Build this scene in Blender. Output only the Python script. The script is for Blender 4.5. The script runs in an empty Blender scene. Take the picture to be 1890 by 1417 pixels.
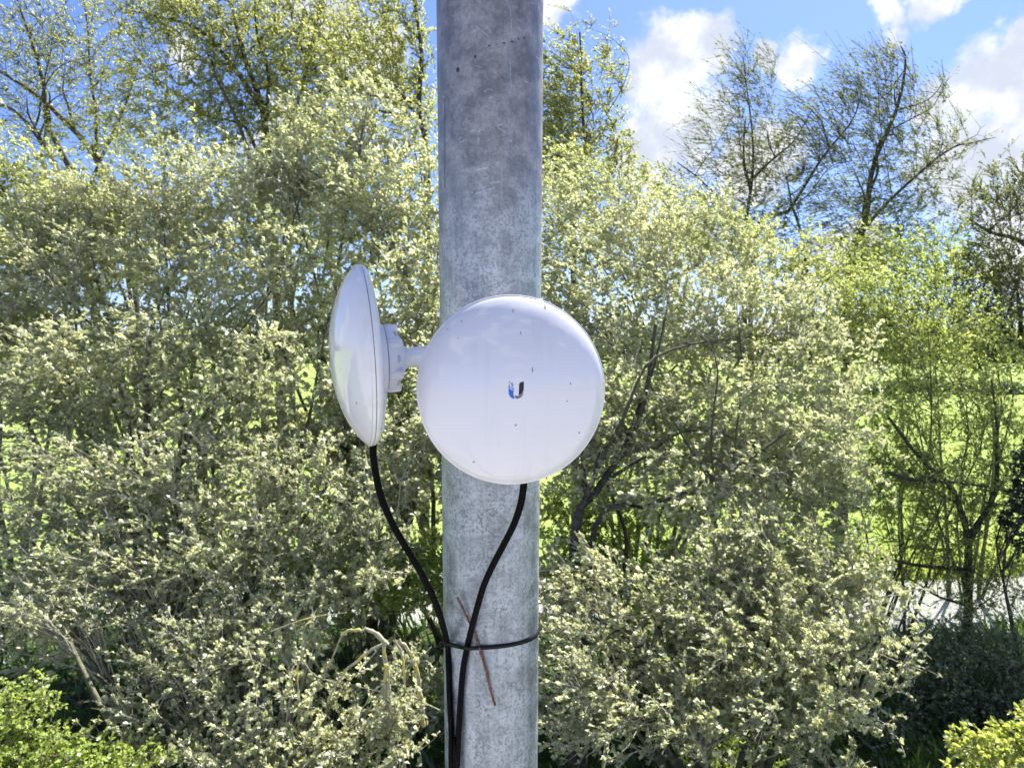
import bpy, bmesh, math, random
import numpy as np
from mathutils import Vector, Matrix
from mathutils.kdtree import KDTree
R = math.radians
SC = bpy.context.scene
COL = SC.collection

# ------------------------------------------------------------------ camera
F = 1200.0; CX, CY = 945.0, 708.5          # focal length and centre in pixels of the 1890-wide photograph
HC = 4.5; PITCH = R(3.4)
cd = bpy.data.cameras.new('camera'); cam = bpy.data.objects.new('camera', cd); COL.objects.link(cam)
cd.sensor_width = 36; cd.lens = 36 * F / 1890; cd.clip_start = 0.05; cd.clip_end = 2000
cam.location = (0, 0, HC); cam.rotation_euler = (math.pi / 2 - PITCH, 0, 0)
cd.dof.use_dof = True; cd.dof.focus_distance = 0.68; cd.dof.aperture_fstop = 20
SC.camera = cam
CM = Matrix.Translation((0, 0, HC)) @ Matrix.Rotation(math.pi / 2 - PITCH, 4, 'X')
def camp(px, py, z):                       # pixel + depth along the view axis (m) -> world
    return CM @ Vector(((px - CX) / F * z, -(py - CY) / F * z, -z))
def camv(x, y, z): return (CM.to_3x3() @ Vector((x, y, z))).normalized()
def raydir(px, py): return camv((px - CX) / F, -(py - CY) / F, -1)
def at(px, py, Y):                         # pixel + world distance Y -> world
    d = raydir(px, py); return Vector((0, 0, HC)) + d * (Y / d.y)

# ------------------------------------------------------------------ world, sun, exposure
SUN_EL, SUN_AZ = R(51), R(30)              # azimuth measured from +Y towards +X
sd = Vector((math.sin(SUN_AZ) * math.cos(SUN_EL), math.cos(SUN_AZ) * math.cos(SUN_EL), math.sin(SUN_EL)))
sl = bpy.data.lights.new('sun', 'SUN'); sl.energy = 5.0; sl.angle = R(0.5); sl.color = (1, .965, .90)
so = bpy.data.objects.new('sun', sl); COL.objects.link(so); so.rotation_euler = sd.to_track_quat('Z', 'Y').to_euler()
so.location = (0, 0, 30)
SC.view_settings.view_transform = 'Standard'; SC.view_settings.look = 'None'
SC.view_settings.exposure = 1.58; SC.view_settings.gamma = 1; SC.view_settings.use_curve_mapping = False

class NT:                                  # small node-tree helper
    def __init__(s, t): s.t = t; s.n = t.nodes; s.l = t.links
    def __call__(s, kind, ins=None, **at_):
        nd = s.n.new(kind)
        for k, v in at_.items(): setattr(nd, k, v)
        for k, v in (ins or {}).items():
            sk = nd.inputs[k]
            if hasattr(v, 'links') or isinstance(v, bpy.types.NodeSocket): s.l.new(v, sk)
            else: sk.default_value = v
        return nd
    def math(s, op, a, b=0.0, c=0.0, clamp=False):
        nd = s('ShaderNodeMath', {0: a, 1: b, 2: c}, operation=op, use_clamp=clamp); return nd.outputs[0]
    def vm(s, op, a, b=None, out=0):
        i = {0: a}
        if b is not None: i[1] = b
        return s('ShaderNodeVectorMath', i, operation=op).outputs[out]
    def mix(s, f, a, b, mode='MIX'):
        nd = s.n.new('ShaderNodeMix'); nd.data_type = 'RGBA'; nd.blend_type = mode
        for k, v in ((0, f), (6, a), (7, b)):
            if isinstance(v, bpy.types.NodeSocket): s.l.new(v, nd.inputs[k])
            else: nd.inputs[k].default_value = v if k == 0 or len(v) == 4 else (*v, 1)
        return nd.outputs[2]
    def noise(s, vec, scale, detail=4, rough=.55, out=0, dist=0):
        return s('ShaderNodeTexNoise', {'Vector': vec, 'Scale': scale, 'Detail': detail, 'Roughness': rough, 'Distortion': dist}).outputs[out]
    def ramp(s, f, a, b, c=0.0, d=1.0, smooth=True):
        nd = s('ShaderNodeMapRange', {0: f, 1: a, 2: b, 3: c, 4: d}, interpolation_type='SMOOTHSTEP' if smooth else 'LINEAR'); return nd.outputs[0]

w = bpy.data.worlds.new('World'); SC.world = w; w.use_nodes = True
T = NT(w.node_tree); w.node_tree.nodes.clear()
sky = T('ShaderNodeTexSky', sky_type='NISHITA', sun_disc=False, sun_elevation=SUN_EL, sun_rotation=SUN_AZ, altitude=20, air_density=1.0, dust_density=0.4, ozone_density=2.5)
dirv = T('ShaderNodeTexCoord').outputs['Generated']
warp = T.vm('SCALE', T.vm('SUBTRACT', T.noise(dirv, 9, 5, .62, out=1), (.5, .5, .5)), None)
T.n[-1].inputs[3].default_value = .16 if False else 0.11
dw = T.vm('ADD', dirv, warp)
# cumulus clouds of the photograph, each a warped blob at its direction: (px, py, radius in px)
blobs = [(1245, 120, 100), (1310, 85, 75), (1200, 165, 75), (1475, 112, 55), (1425, 95, 35), (1655, 40, 42), (1715, 20, 40), (1650, 5, 38), (1015, 10, 62),
         (1850, 160, 105), (1890, 60, 60), (1790, 300, 130), (1930, 270, 150), (1260, 250, 120), (1200, 290, 90), (1400, 300, 90), (1740, 180, 60), (1900, 440, 120), (1560, 470, 90),
         (600, 40, 95), (520, 240, 70), (690, 110, 80), (330, 90, 40), (500, 330, 80), (1250, 420, 100)]
field = None
for px, py, r in blobs:
    d = raydir(px, py)
    ds = T.vm('DISTANCE', dw, tuple(d), out=1)
    v = T.math('DIVIDE', ds, r / F)
    v = T.math('SUBTRACT', 1.0, v)
    field = v if field is None else T.math('MAXIMUM', field, v)
# the same kind of broken cumulus over the rest of the sky
dc = camv(0, 0.25, -1)
away = T.ramp(T.vm('DISTANCE', dirv, tuple(dc), out=1), .75, 1.0)
gen = T.noise(T.vm('MULTIPLY', dirv, (1, 1, 1.9)), 3.1, 6, .55)
gen = T.math('MULTIPLY_ADD', T.math('SUBTRACT', gen, .49), 5.0, 0.0)
gen = T.math('MULTIPLY_ADD', away, 3.0, T.math('SUBTRACT', gen, 3.0))
field = T.math('MAXIMUM', field, gen)
edge = T.noise(dirv, 30, 6, .6)
field2 = T.math('ADD', field, T.math('MULTIPLY', T.math('SUBTRACT', edge, .5), 0.9))
mask = T.ramp(field2, 0.16, 0.60)
shade = T.noise(T.vm('ADD', dirv, (0, 0, .03)), 10, 5, .6)
shade = T.ramp(shade, .40, .60)
body = T.mix(shade, (4.6, 5.0, 5.9), (7.0, 7.1, 7.3))
tint = T.mix(1.0, sky.outputs[0], (.80, .90, 1.27), 'MULTIPLY')
colr = T.mix(mask, tint, body)
bg = T('ShaderNodeBackground', {'Color': colr, 'Strength': 0.054})
T.l.new(bg.outputs[0], T('ShaderNodeOutputWorld').inputs[0])

# ------------------------------------------------------------------ mesh helpers
def meshobj(name, verts, faces, mat, parent=None, smooth=True, nside=None, tint=None):
    """faces: (N,k) array or list of lists"""
    me = bpy.data.meshes.new(name)
    v = np.asarray(verts, dtype=np.float32)
    if isinstance(faces, np.ndarray):
        n, k = faces.shape
        me.vertices.add(len(v)); me.vertices.foreach_set('co', v.ravel())
        me.loops.add(n * k); me.loops.foreach_set('vertex_index', faces.astype(np.int32).ravel())
        me.polygons.add(n); me.polygons.foreach_set('loop_start', np.arange(n, dtype=np.int32) * k)
        me.polygons.foreach_set('loop_total', np.full(n, k, dtype=np.int32))
        me.update(calc_edges=True)
    else:
        me.from_pydata([tuple(x) for x in v], [], faces); me.update()
    if smooth: me.polygons.foreach_set('use_smooth', np.ones(len(me.polygons), dtype=bool))
    if tint is not None:
        a = me.attributes.new('tint', 'FLOAT', 'POINT'); a.data.foreach_set('value', np.asarray(tint, dtype=np.float32))
    me.materials.append(mat)
    o = bpy.data.objects.new(name, me); COL.objects.link(o)
    if parent is not None: o.parent = parent
    return o
def tag(o, label=None, cat=None, group=None, kind=None):
    for k, v in (('label', label), ('category', cat), ('group', group), ('kind', kind)):
        if v: o[k] = v
    return o
def empty(name, mw=None):
    o = bpy.data.objects.new(name, None); COL.objects.link(o); o.empty_display_size = .1
    if mw is not None: o.matrix_world = mw
    return o
def tubes(P, Rr, k=4, cap=False):
    """P (N,S,3), Rr (N,S) -> verts, quad faces"""
    N, S, _ = P.shape
    Tn = np.gradient(P, axis=1); Tn /= np.linalg.norm(Tn, axis=2, keepdims=True) + 1e-9
    ref = np.where(np.abs(Tn[:, :1, 2:3]) > .8, np.array([[[1., .1, 0]]]), np.array([[[.1, .05, 1.]]]))
    ref = np.broadcast_to(ref, Tn.shape)
    U = np.cross(Tn, ref); U /= np.linalg.norm(U, axis=2, keepdims=True) + 1e-9
    V = np.cross(Tn, U)
    a = np.arange(k) * 2 * math.pi / k
    ring = (np.cos(a)[None, None, :, None] * U[:, :, None, :] + np.sin(a)[None, None, :, None] * V[:, :, None, :]) * Rr[:, :, None, None]
    vs = (P[:, :, None, :] + ring).reshape(-1, 3)
    n, s, j = np.meshgrid(np.arange(N), np.arange(S - 1), np.arange(k), indexing='ij')
    j2 = (j + 1) % k
    b = n * S * k + s * k
    f = np.stack([b + j, b + j2, b + j2 + k, b + j + k], -1).reshape(-1, 4)
    return vs, f
def join(parts):
    vs, fs, off = [], [], 0
    for v, f in parts:
        vs.append(v); fs.append(f + off); off += len(v)
    return np.concatenate(vs), np.concatenate(fs)
def smooth_path(pts, n=12):
    """Catmull-Rom through points -> n samples"""
    p = [np.array(q, float) for q in pts]
    p = [2 * p[0] - p[1]] + p + [2 * p[-1] - p[-2]]
    m = len(p) - 3; out = []
    for i in range(n):
        t = i / (n - 1) * m; k = min(int(t), m - 1); t -= k
        a, b, c, d = p[k:k + 4]
        out.append(.5 * ((2 * b) + (c - a) * t + (2 * a - 5 * b + 4 * c - d) * t * t + (3 * b - a - 3 * c + d) * t ** 3))
    return np.array(out)
def lathe(prof, seg=96, close=False):
    """prof [(r,z)] about Z"""
    vs, fs = [], []
    a = np.arange(seg) * 2 * math.pi / seg
    idx = []
    for r, z in prof:
        if r < 1e-7: idx.append([len(vs)]); vs.append((0, 0, z))
        else:
            idx.append(list(range(len(vs), len(vs) + seg)))
            vs += [(r * math.cos(t), r * math.sin(t), z) for t in a]
    for A, B in zip(idx[:-1], idx[1:]):
        for i in range(seg):
            j = (i + 1) % seg
            if len(A) == 1 and len(B) == 1: continue
            if len(A) == 1: fs.append([A[0], B[i], B[j]])
            elif len(B) == 1: fs.append([A[i], B[0], A[j]])
            else: fs.append([A[i], B[i], B[j], A[j]])
    return vs, fs
def box_mesh(sx, sy, sz, bev=.0, seg=2, M=None):
    bm = bmesh.new(); bmesh.ops.create_cube(bm, size=1)
    bmesh.ops.scale(bm, vec=(sx, sy, sz), verts=bm.verts)
    if bev: bmesh.ops.bevel(bm, geom=list(bm.edges), offset=bev, segments=seg, profile=.5, affect='EDGES')
    if M is not None: bmesh.ops.transform(bm, matrix=M, verts=bm.verts)
    vs = [tuple(v.co) for v in bm.verts]; bm.verts.index_update()
    fs = [[v.index for v in f.verts] for f in bm.faces]; bm.free()
    return vs, fs
def merge_lists(parts):
    V, Fs = [], []
    for v, f in parts:
        o = len(V); V += list(v); Fs += [[i + o for i in q] for q in f]
    return V, Fs

# ------------------------------------------------------------------ materials
def mat(name):
    m = bpy.data.materials.new(name); m.use_nodes = True; m.node_tree.nodes.clear()
    t = NT(m.node_tree); return m, t, t('ShaderNodeOutputMaterial')
def leaf_mat(name, refl, refl2, trans, trans2, tw=.5, gloss=.06, rough=.45):
    m, t, o = mat(name)
    a = t('ShaderNodeAttribute', attribute_name='tint').outputs['Fac']
    c1 = t.mix(a, refl, refl2); c2 = t.mix(a, trans, trans2)
    d = t('ShaderNodeBsdfDiffuse', {'Color': c1}); tr = t('ShaderNodeBsdfTranslucent', {'Color': c2})
    mx = t('ShaderNodeMixShader', {0: tw, 1: d.outputs[0], 2: tr.outputs[0]})
    g = t('ShaderNodeBsdfGlossy', {'Color': (.9, .95, 1, 1), 'Roughness': rough})
    mx2 = t('ShaderNodeMixShader', {0: gloss, 1: mx.outputs[0], 2: g.outputs[0]})
    t.l.new(mx2.outputs[0], o.inputs[0]); return m
def bark_mat(name, c1, c2, scale=30, c3=None):
    m, t, o = mat(name)
    co = t('ShaderNodeTexCoord').outputs['Object']
    n = t.ramp(t.noise(co, scale, 5), .35, .65)
    c = t.mix(n, c1, c2)
    if c3: c = t.mix(t.ramp(t.noise(co, 7, 4), .50, .60), c, c3)
    bp = t('ShaderNodeBump', {'Strength': .6, 'Distance': .01, 'Height': t.noise(t.vm('MULTIPLY', co, (1, 1, .25)), scale * 2, 4)})
    b = t('ShaderNodeBsdfPrincipled', {'Base Color': c, 'Roughness': .9, 'Normal': bp.outputs[0]})
    t.l.new(b.outputs[0], o.inputs[0]); return m
M_SALLOW = leaf_mat('sallow_leaf', (.13, .145, .048), (.71, .72, .46), (.23, .265, .055), (.80, .81, .39), .55, .06)
M_SALLOW_G = leaf_mat('sallow_leaf_greener', (.14, .17, .05), (.54, .56, .26), (.26, .31, .05), (.74, .77, .26), .55, .05)
M_OLIVE = leaf_mat('spring_leaf_olive', (.11, .13, .03), (.38, .40, .14), (.24, .28, .04), (.68, .68, .18), .55, .05)
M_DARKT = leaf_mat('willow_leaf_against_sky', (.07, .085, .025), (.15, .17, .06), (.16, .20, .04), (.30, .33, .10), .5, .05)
M_LIME = leaf_mat('young_leaf_lime', (.30, .36, .06), (.42, .46, .13), (.50, .58, .08), (.62, .66, .16), .55, .05)
M_FRESH = leaf_mat('fresh_green_leaf', (.15, .19, .04), (.44, .50, .15), (.28, .35, .04), (.62, .70, .18), .55, .05)
M_DARK = leaf_mat('dark_green_leaf', (.07, .11, .035), (.26, .31, .14), (.12, .18, .04), (.32, .38, .13), .4, .08)  # dark green leaves of the lower right shrub and the far hedges
M_IVY = leaf_mat('ivy_leaf', (.015, .03, .012), (.03, .05, .02), (.02, .05, .01), (.03, .07, .02), .3, .08)
M_BRAMBLE = leaf_mat('bramble_leaf', (.24, .34, .05), (.36, .44, .10), (.44, .56, .07), (.56, .66, .14), .5, .05)
M_BARK_P = bark_mat('pale_twig_bark', (.26, .24, .18), (.48, .45, .34), 40)
M_BARK_L = bark_mat('lichen_bark', (.30, .27, .18), (.48, .44, .28), 25, (.62, .50, .12))
M_BARK_D = bark_mat('dark_bark', (.035, .032, .022), (.09, .08, .055), 18)
M_BARK_G = bark_mat('olive_bark', (.06, .06, .03), (.15, .14, .08), 18)

m, t, o = mat('white_radome_plastic')
co = t('ShaderNodeTexCoord').outputs['Object']
grime = t.ramp(t.noise(co, 14, 5, .6), .35, .75)
c = t.mix(t.math('MULTIPLY', grime, .35), (.76, .735, .765), (.69, .67, .67))
rain = t.ramp(t.noise(t.vm('MULTIPLY', co, (1, .07, .3)), 95, 4, .6), .52, .72)
c = t.mix(t.math('MULTIPLY', rain, .16), c, (.50, .49, .46))
rr_ = t.vm('LENGTH', t.vm('MULTIPLY', co, (1, 1, 0)), out=1)
c = t.mix(t.math('MULTIPLY', t.math('MULTIPLY', t.ramp(rr_, .080, .097), t.ramp(t.noise(co, 40, 4), .35, .7)), .32), c, (.50, .51, .44))
vor = t('ShaderNodeTexVoronoi', {'Vector': co, 'Scale': 75.0}, feature='F1')
cell = t('ShaderNodeSeparateColor', {0: vor.outputs['Color']}).outputs[0]
spk = t.math('MULTIPLY', t.math('LESS_THAN', vor.outputs['Distance'], .085), t.math('GREATER_THAN', cell, .82))
c = t.mix(t.math('MULTIPLY', spk, .8), c, (.12, .09, .08))
bmp = t('ShaderNodeBump', {'Strength': .03, 'Distance': .01, 'Height': t.noise(co, 22, 3)})
b = t('ShaderNodeBsdfPrincipled', {'Base Color': c, 'Roughness': t.ramp(t.noise(co, 30, 4), .3, .8, .05, .11), 'IOR': 1.75, 'Normal': bmp.outputs[0]})
t.l.new(b.outputs[0], o.inputs[0]); M_RADOME = m
def plain(name, col, rough=.5, metal=0.0, spec=.5, var=.0, scale=60):
    m, t, o = mat(name)
    co = t('ShaderNodeTexCoord').outputs['Object']
    n = t.ramp(t.noise(co, scale, 4), .3, .7)
    c = t.mix(n, tuple(x * (1 - var) for x in col), tuple(min(1, x * (1 + var)) for x in col))
    b = t('ShaderNodeBsdfPrincipled', {'Base Color': c, 'Roughness': rough, 'Metallic': metal, 'Specular IOR Level': spec})
    t.l.new(b.outputs[0], o.inputs[0]); return m
M_PLASTIC = plain('white_bracket_plastic', (.64, .65, .71), .42, var=.03)
M_GAP_SHADE = plain('gap_shade', (.06, .05, .07), .7, var=.2)  # shade of seam groove and collar gap, put in as dark colour
M_BLUE = plain('logo_blue', (.01, .13, .55), .3, var=.02)
M_BLACK = plain('logo_black', (.006, .006, .007), .3, var=.1)
M_GREY = plain('logo_grey', (.16, .16, .17), .35, var=.1)
M_DIRT = plain('dirt_mark', (.14, .09, .08), .8, var=.3)

m, t, o = mat('black_cable_jacket')
co = t('ShaderNodeTexCoord').outputs['Object']
n = t.noise(co, 260, 3)
fleck = t.ramp(t.noise(co, 900, 2), .70, .76)
c = t.mix(t.ramp(n, .4, .7), (.001, .001, .0012), (.003, .003, .0035))
c = t.mix(t.math('MULTIPLY', fleck, .5), c, (.35, .35, .33))
b = t('ShaderNodeBsdfPrincipled', {'Base Color': c, 'Roughness': t.ramp(n, .35, .65, .34, .5), 'Specular IOR Level': .06})
t.l.new(b.outputs[0], o.inputs[0]); M_CABLE = m
M_TIE = plain('black_nylon', (.004, .004, .005), .3, spec=.2, var=.2)
M_TWIG = bark_mat('red_brown_dead_twig', (.13, .05, .03), (.30, .15, .10), 300)

# ------------------------------------------------------------------ ground, field, stream, yard behind the camera
STREAM_Y0, STREAM_Y1 = 10.6, 12.9
def height(x, y):
    h = 0.05 * np.sin(x * .7 + 1) * np.cos(y * .6) + 0.03 * np.sin(x * 2.1) * np.sin(y * 1.7)
    ys = y + .12 * (x - 8) * 0 + .35 * np.sin(x * .35)
    c = (STREAM_Y0 + STREAM_Y1) / 2; hw = (STREAM_Y1 - STREAM_Y0) / 2
    d = np.clip((hw + .5 - np.abs(ys - c)) / .8, 0, 1)
    h = h * (1 - d) - .6 * d
    h = np.where(y > 20, h + (y - 20) * .004, h)
    h = np.where(y < 1.5, h * np.clip((y + .5) / 2, 0, 1), h)
    return h
xs = np.concatenate([-np.geomspace(30, 900, 14)[::-1], np.linspace(-26, 26, 140), np.geomspace(30, 900, 14)])
ys = np.concatenate([-np.geomspace(8, 900, 12)[::-1], np.linspace(-5, 30, 130), np.geomspace(32, 900, 24)])
X, Y = np.meshgrid(xs, ys, indexing='ij'); Z = height(X, Y)
V = np.stack([X, Y, Z], -1).reshape(-1, 3)
i, j = np.meshgrid(np.arange(len(xs) - 1), np.arange(len(ys) - 1), indexing='ij'); n = len(ys)
Fc = np.stack([i * n + j, (i + 1) * n + j, (i + 1) * n + j + 1, i * n + j + 1], -1).reshape(-1, 4)
m, t, o = mat('ground_soil_and_grass')
geo = t('ShaderNodeNewGeometry').outputs['Position']
yy = t('ShaderNodeSeparateXYZ', {0: geo}).outputs[1]
n1 = t.noise(geo, .35, 5); n2 = t.noise(geo, 9, 5)
grass = t.mix(t.ramp(n1, .35, .65), (.22, .29, .07), (.30, .36, .10))
grass = t.mix(t.ramp(n2, .35, .7), grass, (.17, .24, .05))
soil = t.mix(t.ramp(t.noise(geo, 2.2, 6), .42, .6), (.05, .045, .025), (.07, .14, .03))
c = t.mix(t.ramp(t.math('ADD', yy, t.math('MULTIPLY', n2, .8)), 13.2, 13.9), soil, grass)
yard = t.mix(t.ramp(t.noise(geo, 1.1, 6), .3, .7), (.24, .24, .235), (.34, .34, .33))
c = t.mix(t.ramp(yy, 0.6, 1.2), yard, c)
bp = t('ShaderNodeBump', {'Strength': .5, 'Distance': .05, 'Height': n2})
b = t('ShaderNodeBsdfPrincipled', {'Base Color': c, 'Roughness': .95, 'Specular IOR Level': .1, 'Normal': bp.outputs[0]})
t.l.new(b.outputs[0], o.inputs[0])
tag(meshobj('ground', V, Fc, m), kind='structure')
m, t, o = mat('stream_water')
geo = t('ShaderNodeNewGeometry').outputs['Position']
bp = t('ShaderNodeBump', {'Strength': 1.0, 'Distance': .12, 'Height': t.noise(t.vm('MULTIPLY', geo, (.8, 1.8, 1)), 9, 5, .7)})
b = t('ShaderNodeBsdfPrincipled', {'Base Color': (.48, .49, .44, 1), 'Roughness': .22, 'IOR': 1.33, 'Normal': bp.outputs[0], 'Specular IOR Level': .9})  # pale base colour stands in for sun glint on the water
t.l.new(b.outputs[0], o.inputs[0])
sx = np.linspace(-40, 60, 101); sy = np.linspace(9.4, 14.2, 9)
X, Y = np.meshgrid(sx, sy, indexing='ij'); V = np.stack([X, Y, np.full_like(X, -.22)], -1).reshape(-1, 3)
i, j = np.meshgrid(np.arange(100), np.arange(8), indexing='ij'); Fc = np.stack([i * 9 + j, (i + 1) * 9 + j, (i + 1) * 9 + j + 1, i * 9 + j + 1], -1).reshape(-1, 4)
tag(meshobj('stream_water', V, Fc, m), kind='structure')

# ------------------------------------------------------------------ foliage machinery
WIND = np.array([-1.0, .15, .42]); WIND /= np.linalg.norm(WIND)
def nrm(a): return a / (np.linalg.norm(a, axis=-1, keepdims=True) + 1e-9)
def leaves(rng, pos, d, ln, wd, hexa=False):
    """pos (N,3) base, d (N,3) direction -> one folded leaf each"""
    N = len(pos)
    up = nrm(rng.normal(size=(N, 3)) * .9 + np.array([0, -.15, .75]))
    s = nrm(np.cross(d, up)); nn = np.cross(s, d)
    L = ln[:, None]; W = wd[:, None]
    tip = pos + d * L - nn * L * .12
    if hexa:
        vs = np.stack([pos, pos + d * L * .33 + s * W * .5 + nn * W * .12, pos + d * L * .74 + s * W * .40 + nn * W * .06, tip,
                       pos + d * L * .74 - s * W * .40 + nn * W * .06, pos + d * L * .33 - s * W * .5 + nn * W * .12], 1).reshape(-1, 3)
        b = np.arange(N)[:, None] * 6
        f = np.concatenate([b + np.array([[0, 1, 2, 3]]), b + np.array([[0, 3, 4, 5]])], 0)
        return vs, f, 6
    vs = np.stack([pos, pos + d * L * .5 + s * W * .5 + nn * W * .15, tip, pos + d * L * .5 - s * W * .5 + nn * W * .15], 1).reshape(-1, 3)
    f = np.arange(N)[:, None] * 4 + np.array([[0, 1, 2, 3]])
    return vs, f, 4
def bez(P0, P1, P2, S):
    t = np.linspace(0, 1, S)[None, :, None]
    return P0[:, None] * (1 - t) ** 2 + 2 * P1[:, None] * t * (1 - t) + P2[:, None] * t * t
def nearest(nodes, q):
    kd = KDTree(len(nodes))
    for i, p in enumerate(nodes): kd.insert(p, i)
    kd.balance(); return np.array([kd.find(p)[1] for p in q])
def sample_ell(rng, ells, n, shell=.45):
    """ells: (centre, (rx,ry,rz), weight)"""
    w = np.array([e[1][0] * e[1][2] * e[2] for e in ells]); w /= w.sum()
    k = rng.choice(len(ells), n, p=w)
    u = nrm(rng.normal(size=(n, 3))); r = rng.random(n) ** shell * (1 + .4 * rng.random(n) ** 7)
    c = np.array([list(e[0]) for e in ells])[k]; rr = np.array([list(e[1]) for e in ells])[k]
    return c + u * r[:, None] * rr
YK = 1.0     # distance factor for the rows of trees that stand farther back
def E(px, py, Y, rx, ry, rz, w=1.0):
    Y = Y * YK; s = Y / F; return (np.array(at(px, py, Y)), (rx * s, rz, ry * s), w)
STATS = []
def tree(name, label, cat, base, ells, limbs=(), n1=8, n2=120, n3=900, lpt=14, lsize=.04, asp=.55, lmat=None, bmat=None, r0=.06,
         lmax=.55, wind=.25, droop=0., seed=0, group=None, hexa=False, twig_r=.0038, spread=.75, leafdir=.75, shell=.45, tmat=None, cluster=1, tip_only=.2, bare=0.0):
    rng = np.random.default_rng(seed)
    base = np.array(base, float)
    root = empty(name, Matrix.Translation(Vector(base))); tag(root, label, cat, group)
    P1s, R1s = [], []
    def add_limb(pts, ra, rb, S=16, wig=.03):
        p = smooth_path(pts, S); L = np.linalg.norm(p[-1] - p[0])
        ph = rng.random(3) * 6.3; tt = np.linspace(0, 1, S)
        for a in range(3): p[:, a] += wig * L * np.sin(tt * (7 + 4 * rng.random()) + ph[a]) * np.sin(tt * math.pi) * .5
        P1s.append(p); R1s.append(ra + (min(rb, ra * .3) - ra) * tt ** .8)
    for L_ in limbs: add_limb(L_[0], L_[1], L_[2], wig=.012)
    have = len(P1s)
    if n1:
        ends = sample_ell(rng, [(e[0], tuple(x * .75 for x in e[1]), e[2]) for e in ells], n1)
        for e in ends:
            if have and limbs and rng.random() < (.97 if cat == 'tree' else .6):
                li = rng.integers(0, have); p = P1s[li]; k = rng.integers(3, 13)
                st = p[k]; ra = R1s[li][k] * .7
            else:
                st = base + np.array([rng.normal() * .18, rng.normal() * .18, 0]); ra = r0 * (.6 + .5 * rng.random())
            d = e - st
            mid = st + d * .45 + np.array([rng.normal() * .12, rng.normal() * .12, .22]) * np.linalg.norm(d)
            add_limb([st, st * .6 + mid * .4 + d * 0.02, mid, e], ra, max(.006, ra * .22))
    P1 = np.array(P1s); R1 = np.array(R1s)
    nodes = P1[:, 3:].reshape(-1, 3); nr = R1[:, 3:].reshape(-1)
    cen = sum(e[0] * e[2] for e in ells) / sum(e[2] for e in ells)
    E2 = sample_ell(rng, ells, n2, shell)
    q = E2 + (cen - E2) * .22; q[:, 2] = E2[:, 2] - .35 - .25 * rng.random(n2)
    i2 = nearest(nodes, q); S0 = nodes[i2]
    d = E2 - S0; L = np.linalg.norm(d, axis=1, keepdims=True)
    M2 = S0 + d * .5 + np.array([0, 0, .18]) * L + rng.normal(size=d.shape) * .10 * L
    E2 = E2 + WIND * wind * .35 * L - np.array([0, 0, droop]) * L * .4
    P2 = bez(S0, M2, E2, 7)
    P2[:, 1:-1] += rng.normal(size=P2[:, 1:-1].shape) * .012 * L[:, None]
    ra = np.minimum(nr[i2] * .55, .003 + L[:, 0] * .007)
    R2 = ra[:, None] * np.linspace(1, .3, 7)[None]
    nodes2 = P2[:, 2:].reshape(-1, 3)
    E3 = sample_ell(rng, ells, n3, shell)
    i3 = nearest(nodes2, E3 * .93 + .07 * cen); S3 = nodes2[i3]
    d = E3 - S3; L = np.linalg.norm(d, axis=1, keepdims=True)
    Ln = np.clip(L, lmax * .35, lmax) * (.7 + .5 * rng.random((n3, 1)))
    d = d / L * .8 + rng.normal(size=d.shape) * .35; d = nrm(d) * Ln
    M3 = S3 + d * .5 + np.array([0, 0, .12]) * Ln + rng.normal(size=d.shape) * .08 * Ln
    E3 = S3 + d + WIND * wind * Ln * 1.1 - np.array([0, 0, droop]) * Ln
    M3 = M3 - np.array([0, 0, droop * .1]) * Ln
    P3 = bez(S3, M3, E3, 3)
    R3 = twig_r * (.7 + .6 * rng.random((n3, 1))) * np.linspace(1, .4, 3)[None]
    vs, fs = tubes(P1, R1, 7)
    meshobj('trunk', vs - base, fs, bmat, root)
    b2 = tubes(P2, R2, 3)
    o = meshobj('branch', b2[0] - base, b2[1], tmat or bmat, root); o['kind'] = 'stuff'
    b3 = tubes(P3[:, ::2], R3[:, ::2], 3) if base[1] > 8.5 else tubes(P3, R3, 3)
    o = meshobj('twig', b3[0] - base, b3[1], tmat or bmat, root, smooth=False); o['kind'] = 'stuff'
    # leaves in small clusters along the twigs
    keep = rng.random(n3) >= bare
    P3k = P3[keep]; nk = len(P3k); N = nk * lpt
    tt = tip_only + (1 - tip_only) * rng.random((nk, (lpt + cluster - 1) // cluster))
    tt = np.repeat(tt, cluster, axis=1)[:, :lpt]
    f = tt * 2; k = np.minimum(f.astype(int), 1); fr = (f - k)[..., None]
    row = np.arange(nk)[:, None]
    pos = P3k[row, k] * (1 - fr) + P3k[row, k + 1] * fr
    tan = nrm(P3k[row, k + 1] - P3k[row, k])
    dd = nrm(tan * .5 + rng.normal(size=pos.shape) * spread * .6 + WIND * leafdir)
    pos = (pos + rng.normal(size=pos.shape) * .004).reshape(-1, 3); dd = dd.reshape(-1, 3)
    ls = lsize * (.45 + 1.0 * rng.random(N) ** 1.4)
    lv, lf, per = leaves(rng, pos, dd, ls, ls * asp * (.8 + .4 * rng.random(N)), hexa)
    tw = np.repeat(rng.random(nk), lpt); tn = np.clip(tw * .55 + rng.random(N) * .55 + .07 + .20 * np.sin(pos[:, 0] * 2.3 + seed) * np.sin(pos[:, 2] * 2.9 + pos[:, 1]), 0, 1)
    o = meshobj('crown', lv - base, lf, lmat, root, smooth=False, tint=np.repeat(tn, per)); o['kind'] = 'stuff'
    STATS.append((name, len(lf) * 2, (len(b3[1]) + len(b2[1]) + len(fs)) * 2))
    return root
def G(px, Y, z=0.0):
    Y = Y * YK
    p = at(px, 1000, Y); return (p.x, Y, float(height(np.array(p.x), np.array(Y))) + z)
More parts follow.
